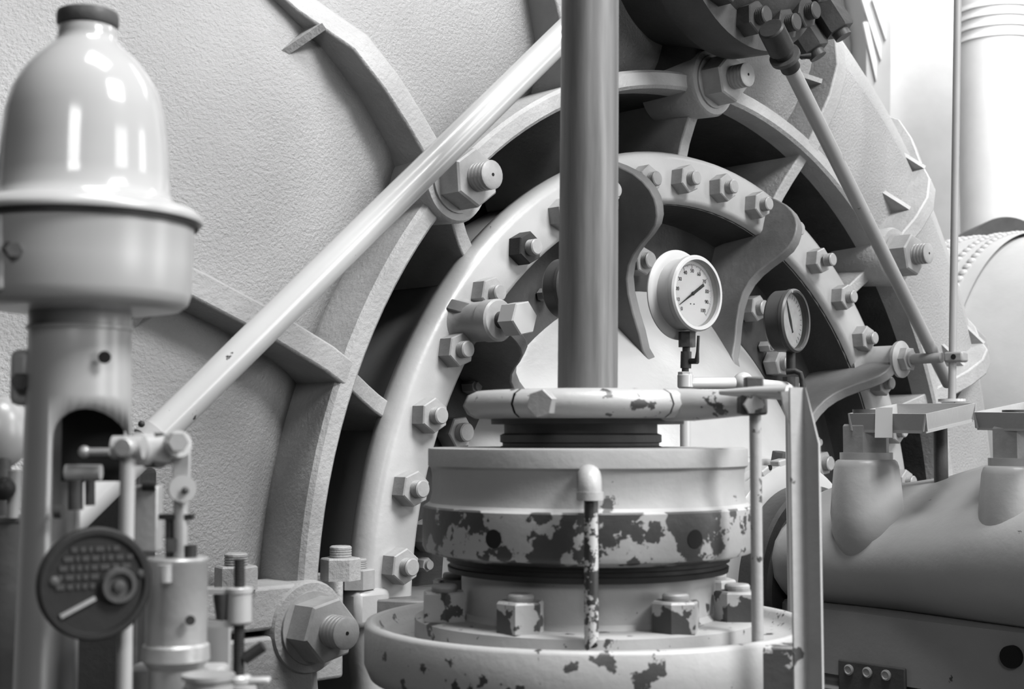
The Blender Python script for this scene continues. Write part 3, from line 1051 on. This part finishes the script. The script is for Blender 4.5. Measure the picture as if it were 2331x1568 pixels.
# side rod and lever joint
rod = thing('governor_side_rod', 'slim light upright rod with round bolt beside the arched column', 'rod', T((PX(287, 1300, 1.11).x, 1.11, FLOOR)))
MB().cyl((0, 0, 0), (0, 0, PX(287, 1000, 1.11).z - FLOOR), px(17, 1.11)).build('bar', 'gov', rod)
q = Vector((0, 0, PX(287, 1018, 1.11).z - FLOOR))
MB().cyl(q + Vector((-.012, 0, 0)), q + Vector((.012, .0, 0)), .009).build('eye', 'gov', rod)
MB().cyl(q + Vector((0, -.016, 0)), q + Vector((.002, -.004, 0)), .0075, bevel=.001).build('eye_bolt', 'brass', rod)
lv = thing('governor_lever', 'grey clamped lever with bolt and hanging link beside the column', 'lever', T(PX(345, 1025, 1.2)))
L0 = Vector(lv.location)
MB().cyl(PX(305, 1022, 1.15) - L0, PX(385, 1022, 1.19) - L0, .0135, bevel=.003).build('hub', 'gov', lv)
MB().lathe([(.0075, -.006), (.0145, -.006), (.0145, .006), (.0075, .006), (.0075, -.006)], 32).build('ring', 'mid', lv, align(PX(352, 1025, 1.17) - L0, (.95, -.3, 0)))
MB().cyl(PX(385, 1018, 1.185) - L0, PX(408, 1010, 1.165) - L0, .011).build('boss', 'gov', lv)
MB().hexa(PX(400, 1008, 1.16) - L0, PX(406, 1006, 1.145) - L0, .0085).build('boss_bolt', 'brass', lv)
q0, q1 = PX(412, 1000, 1.18) - L0, PX(414, 1130, 1.18) - L0
MB().box((q0 + q1) / 2, (.0145, .004, (q0 - q1).length)).build('link', 'gov', lv, bevel=.001)
MB().cyl(PX(412, 1112, 1.175) - L0, PX(416, 1112, 1.16) - L0, .011).build('link_eye', 'gov', lv)
MB().ball(PX(422, 1116, 1.158) - L0, .003).build('eye_pin', 'mid', lv)

# dashpot
dpt = thing('governor_dashpot', 'worn grey dashpot cylinder with fork and rods next to the dark disc', 'dashpot', T((PX(402, 1400, 1.18).x, 1.18, FLOOR)))
Q0 = Vector(dpt.location)


def QP(x, y, d=1.18):
    return PX(x, y, d) - Q0


def qz(y, d=1.18):
    return PX(402, y, d).z - FLOOR


MB().lathe([(0, qz(1268)), (px(66, 1.18), qz(1268)), (px(70, 1.18), qz(1272)), (px(70, 1.18), qz(1280)), (px(68, 1.18), qz(1284)), (px(68, 1.18), qz(1462)), (px(74, 1.18), qz(1468)),
            (px(76, 1.18), qz(1500)), (px(60, 1.18), qz(1520)), (px(60, 1.18), 0), (0, 0)], 48).build('cylinder', 'brass', dpt)
MB().box(QP(402, 1176), (px(76, 1.18), .010, px(12, 1.18))).build('fork_bar', 'dark', dpt)
MB().cyl(QP(386, 1180), QP(386, 1270), .0034).build('fork_rod', 'dark', dpt)
MB().cyl(QP(412, 1130), QP(411, 1270), .0062).build('piston_rod', 'brass', dpt)
MB().cyl(QP(432, 1240), QP(432, 1268), px(16, 1.18), seg=16).build('filler_cup', 'dark', dpt)
MB().box(QP(398, 1240), (px(30, 1.18), .012, px(30, 1.18))).build('gland', 'mid', dpt)
MB().cyl(QP(375, 1285, 1.15), QP(375, 1325, 1.15), .0058).build('tap', 'brass', dpt)
MB().cyl(QP(433, 1412, 1.155), QP(433, 1412, 1.152), .004).build('port', 'dark', dpt)
MB().box(QP(338, 1180, 1.22), (px(54, 1.22), .02, px(150, 1.22))).build('side_block', 'brass', dpt, bevel=.002)
MB().cyl(QP(325, 1106, 1.21), QP(355, 1106, 1.21), .004).build('block_pin', 'dark', dpt)
MB().box(QP(400, 1600, 1.2), (.08, .05, .06)).build('bracket', 'gov', dpt, bevel=.004)
MB().lathe([(0, qz(1502)), (px(60, 1.12), qz(1502)), (px(60, 1.12), qz(1512)), (px(52, 1.12), qz(1516)), (px(52, 1.12), qz(1526)), (px(58, 1.12), qz(1530)), (px(58, 1.12), qz(1650)), (0, qz(1650))], 40).build(
    'lower_cup', 'brass', dpt, T((QP(478, 1500, 1.14).x, -.045, -.004)))

# adjusting screw
adj = thing('adjusting_screw', 'dark threaded upright screw held in a pale sleeve bracket', 'screw', T((PX(545, 1400, 1.25).x, 1.25, FLOOR)))
A0 = Vector(adj.location)


def AP(x, y, d=1.25):
    return PX(x, y, d) - A0


def thread(p0, p1, r_):
    n_ = max(6, int((Vector(p1) - Vector(p0)).length / .0022))
    L = (Vector(p1) - Vector(p0)).length
    prof_ = [(0, 0)]
    for i in range(n_):
        prof_ += [(r_, L * (i + .2) / n_), (r_, L * (i + .5) / n_), (r_ * .86, L * (i + .8) / n_)]
    prof_ += [(r_, L), (0, L)]
    return MB().lathe(prof_, 20, align(p0, Vector(p1) - Vector(p0)))


thread(AP(545, 1340), AP(545, 1272), px(13, 1.25)).build('upper_thread', 'dark', adj)
thread(AP(543, 1545), AP(544, 1420), px(13, 1.25)).build('lower_thread', 'dark', adj)
MB().cyl(AP(545, 1420), AP(545, 1336), px(28, 1.25), bevel=.002).build('sleeve', 'gov', adj)
MB().cyl(AP(545, 1348), AP(545, 1338), px(31, 1.25)).build('sleeve_collar', 'gov', adj)
MB().box(AP(500, 1346), (px(60, 1.25), .012, px(14, 1.25))).build('upper_arm', 'gov', adj)
MB().box(AP(498, 1418), (px(62, 1.25), .012, px(16, 1.25))).build('lower_arm', 'gov', adj)
MB().cyl(AP(508, 1412), AP(508, 1350), .006, .009).build('arm_web', 'mid', adj)
MB().box(AP(492, 1475, 1.285), (px(62, 1.25), .01, px(100, 1.25))).build('back_plate', 'gov', adj)
MB().cyl(AP(545, 1560), AP(545, 1535), px(30, 1.25), bevel=.003).build('foot_collar', 'gov', adj)
MB().cyl((0, 0, 0), AP(545, 1556), .016).build('foot', 'gov', adj)
MB().box(AP(585, 1548), (px(60, 1.25), .014, px(14, 1.25))).build('foot_ear', 'gov', adj, bevel=.002)
MB().tube([AP(556, 1500), AP(585, 1480), AP(600, 1470)], .005).build('prop', 'dark', adj)

bx0, bx1 = PX(128, 1300, 1.76), PX(318, 1300, 1.76)
blk = thing('dark_relay_block', 'dark iron relay block behind the governor column and white pipe', 'block', T(((bx0.x + bx1.x) / 2, 1.80, FLOOR)))
hb = PX(200, 1068, 1.76).z - FLOOR
MB().box((0, 0, hb / 2), (bx1.x - bx0.x, .08, hb)).build('body', 'dark', blk, bevel=.006)
MB().box((0, 0, hb + .01), ((bx1.x - bx0.x) * .6, .07, .02)).build('lid', 'mid', blk, bevel=.004)

# left edge: ball, knob and dark tank
tk_ = thing('side_tank', 'dark upright tank at the foot of the governor column', 'tank', T((PX(5, 1400, 1.28).x, 1.28, FLOOR)))
T0 = Vector(tk_.location)
MB().lathe([(0, 0), (px(82, 1.28), 0), (px(82, 1.28), PX(5, 1188, 1.28).z - FLOOR), (px(86, 1.28), PX(5, 1184, 1.28).z - FLOOR), (px(86, 1.28), PX(5, 1176, 1.28).z - FLOOR),
            (0, PX(5, 1174, 1.28).z - FLOOR)], 48).build('body', 'mid', tk_)
MB().cyl(PX(28, 1178, 1.25) - T0, PX(34, 1070, 1.25) - T0, .005, .006).build('spout', 'gov', tk_)
MB().ball(PX(8, 1112, 1.24) - T0, px(27, 1.24)).build('knob', 'dark', tk_)
MB().ball(PX(2, 985, 1.3) - T0, px(66, 1.3), 1, 1, 1.25).build('float_ball', 'gov', tk_)
MB().cyl(PX(5, 1178, 1.29) - T0, PX(5, 1040, 1.29) - T0, .008).build('float_stem', 'mid', tk_)

# ------------------------------------------------------------------ far background
# riveted penstock running parallel to the turbine shaft
dpn, rpn = 5.2, .79
cpt = PX(2331, 535, dpn)
cc = Vector((cpt.x, cpt.y, cpt.z - rpn))
pm_ = Matrix(((U.x, V.x, N.x, cc.x), (U.y, V.y, N.y, cc.y), (U.z, V.z, N.z, cc.z), (0, 0, 0, 1)))
pen = thing('riveted_penstock', 'large pale riveted steel penstock pipe behind the casing', 'pipe', pm_)
MB().lathe([(rpn - .03, -.35), (rpn, -.35), (rpn, .08), (rpn + .001, .08)], 120).build('seam_strap', 'penstock', pen)
MB().lathe([(rpn - .03, 1.9), (rpn - .014, 1.9), (rpn - .014, .0)], 120).build('front_shell', 'penstock', pen)
MB().lathe([(rpn - .014, -.3), (rpn - .014, -1.4), (rpn - .03, -1.4)], 120).build('rear_shell', 'penstock', pen)
rp = None
for row, (s, off) in enumerate(((-.19, 0), (-.135, .5), (-.04, .2), (.017, .7))):
    for k in range(34):
        deg = 92 + (k + off) * 2.75
        if deg > 182:
            continue
        p = pol(rpn - .001, deg, s)
        mtx = align(p, pol(1, deg))
        if rp is None:
            rp = MB().lathe([(.015, 0), (.014, .006), (.009, .010), (0, .012)], 12).build('rivet', 'penstock', pen, mtx)
        else:
            inst(rp, pen, mtx)
for xx_ in (-.9, 1.6):
    MB().box((0, -rpn - (cc.z - rpn - FLOOR) / 2 + .02, xx_), (.7, cc.z - rpn - FLOOR + .06, .25)).build('saddle', 'floor', pen)
# lobed flange of the casing inlet
lf = [(2172, 722), (2215, 735), (2245, 765), (2256, 800), (2246, 835), (2215, 870), (2188, 892), (2150, 905), (2120, 900), (2120, 730)]
pts = [PW(x, y, -.30) for x, y in lf]
q = Vector((0, 0, 0))
MB().prism([(p.x, p.y) for p in pts], -.36, -.30).build('inlet_flange', 'ring', casing, bevel=.008)
pts = [PW(x, y, -.42) for x, y in ((2125, 535), (2140, 560), (2165, 700), (2165, 930), (2000, 930), (2000, 540))]
MB().prism([(p.x, p.y) for p in pts], -.5, -.42).build('inlet_wall', 'casing', casing, bevel=.006)

# vent drum and stair by the far wall
dd_ = 8.0
dc = PX(2272, 300, dd_)
zt_, zb_ = PX(2262, -150, dd_).z, PX(2262, 640, dd_).z
dr = thing('vent_drum', 'white upright vent drum with curved fins by the far wall', 'drum', T((dc.x, dc.y, zb_)))
rdm = 88 * dd_ / F
MB().lathe([(rdm * .2, .004), (rdm, 0), (rdm, zt_ - zb_), (0, zt_ - zb_)], 72).build('shell', 'drumpaint', dr)
MB().lathe([(0, .0), (rdm * .99, -.002), (rdm * .9, .03), (0, .03)], 72).build('underside', 'mid', dr)  # shade below the drum put into this dark colour
for y in (2, 24, 48, 72):
    z = PX(2262, y, dd_ - rdm).z - zb_
    MB().lathe([(rdm - .002, z + .02), (rdm + .009, z - .016), (rdm - .002, z - .012)], 72).build('fin', 'drumpaint', dr)
for ang in (40, 140, 270):
    MB().cyl((rdm * .7 * math.cos(R(ang)), rdm * .7 * math.sin(R(ang)), FLOOR - zb_), (rdm * .7 * math.cos(R(ang)), rdm * .7 * math.sin(R(ang)), .01), .03).build('leg', 'drumpaint', dr)

fm = PX(2262, 598, 7.2)
mot = thing('far_round_motor', 'dark round motor end standing behind the penstock', 'motor', T((fm.x, fm.y, FLOOR)))
MB().lathe([(0, -.2), (.19, -.2), (.205, -.18), (.205, .2), (0, .2)], 56).build('barrel', 'mid', mot, T((0, 0, fm.z - FLOOR)) @ RX(PI / 2))
MB().box((0, 0, (fm.z - FLOOR) / 2 - .05), (.3, .3, fm.z - FLOOR - .1)).build('plinth', 'floor', mot)

ds = 8.6
sp = PX(2003, 262, ds)
stv = thing('wall_stair_panel', 'grey panel with slanting battens on the white back wall', 'panel', T(sp))
poly = [(1972, 262), (2026, 262), (2029, 56), (2010, -2), (1960, -140), (1940, -140), (1972, 60)]
c_ = [PX(x, y, ds) - sp for x, y in poly]
n_ = len(c_)
dy = Vector((0, 9.0 - ds, 0))
MB().add(c_ + [p + dy for p in c_], [tuple(range(n_)), tuple(range(2 * n_ - 1, n_ - 1, -1))] + [(i, (i + 1) % n_, n_ + (i + 1) % n_, n_ + i) for i in range(n_)]).build('panel', 'stair', stv)
for quad in (((1986, -2), (1998, -2), (2018, 60), (2017, 92)), ((1962, -2), (1972, -2), (2006, 100), (2006, 138)), ((1965, 50), (1976, 50), (1996, 140), (1995, 185))):
    c_ = [PX(x, y, ds - .03) - sp for x, y in quad]
    MB().add(c_ + [p + Vector((0, .03, 0)) for p in c_], [(0, 1, 2, 3), (7, 6, 5, 4), (0, 4, 5, 1), (1, 5, 6, 2), (2, 6, 7, 3), (3, 7, 4, 0)]).build('batten', 'white', stv)
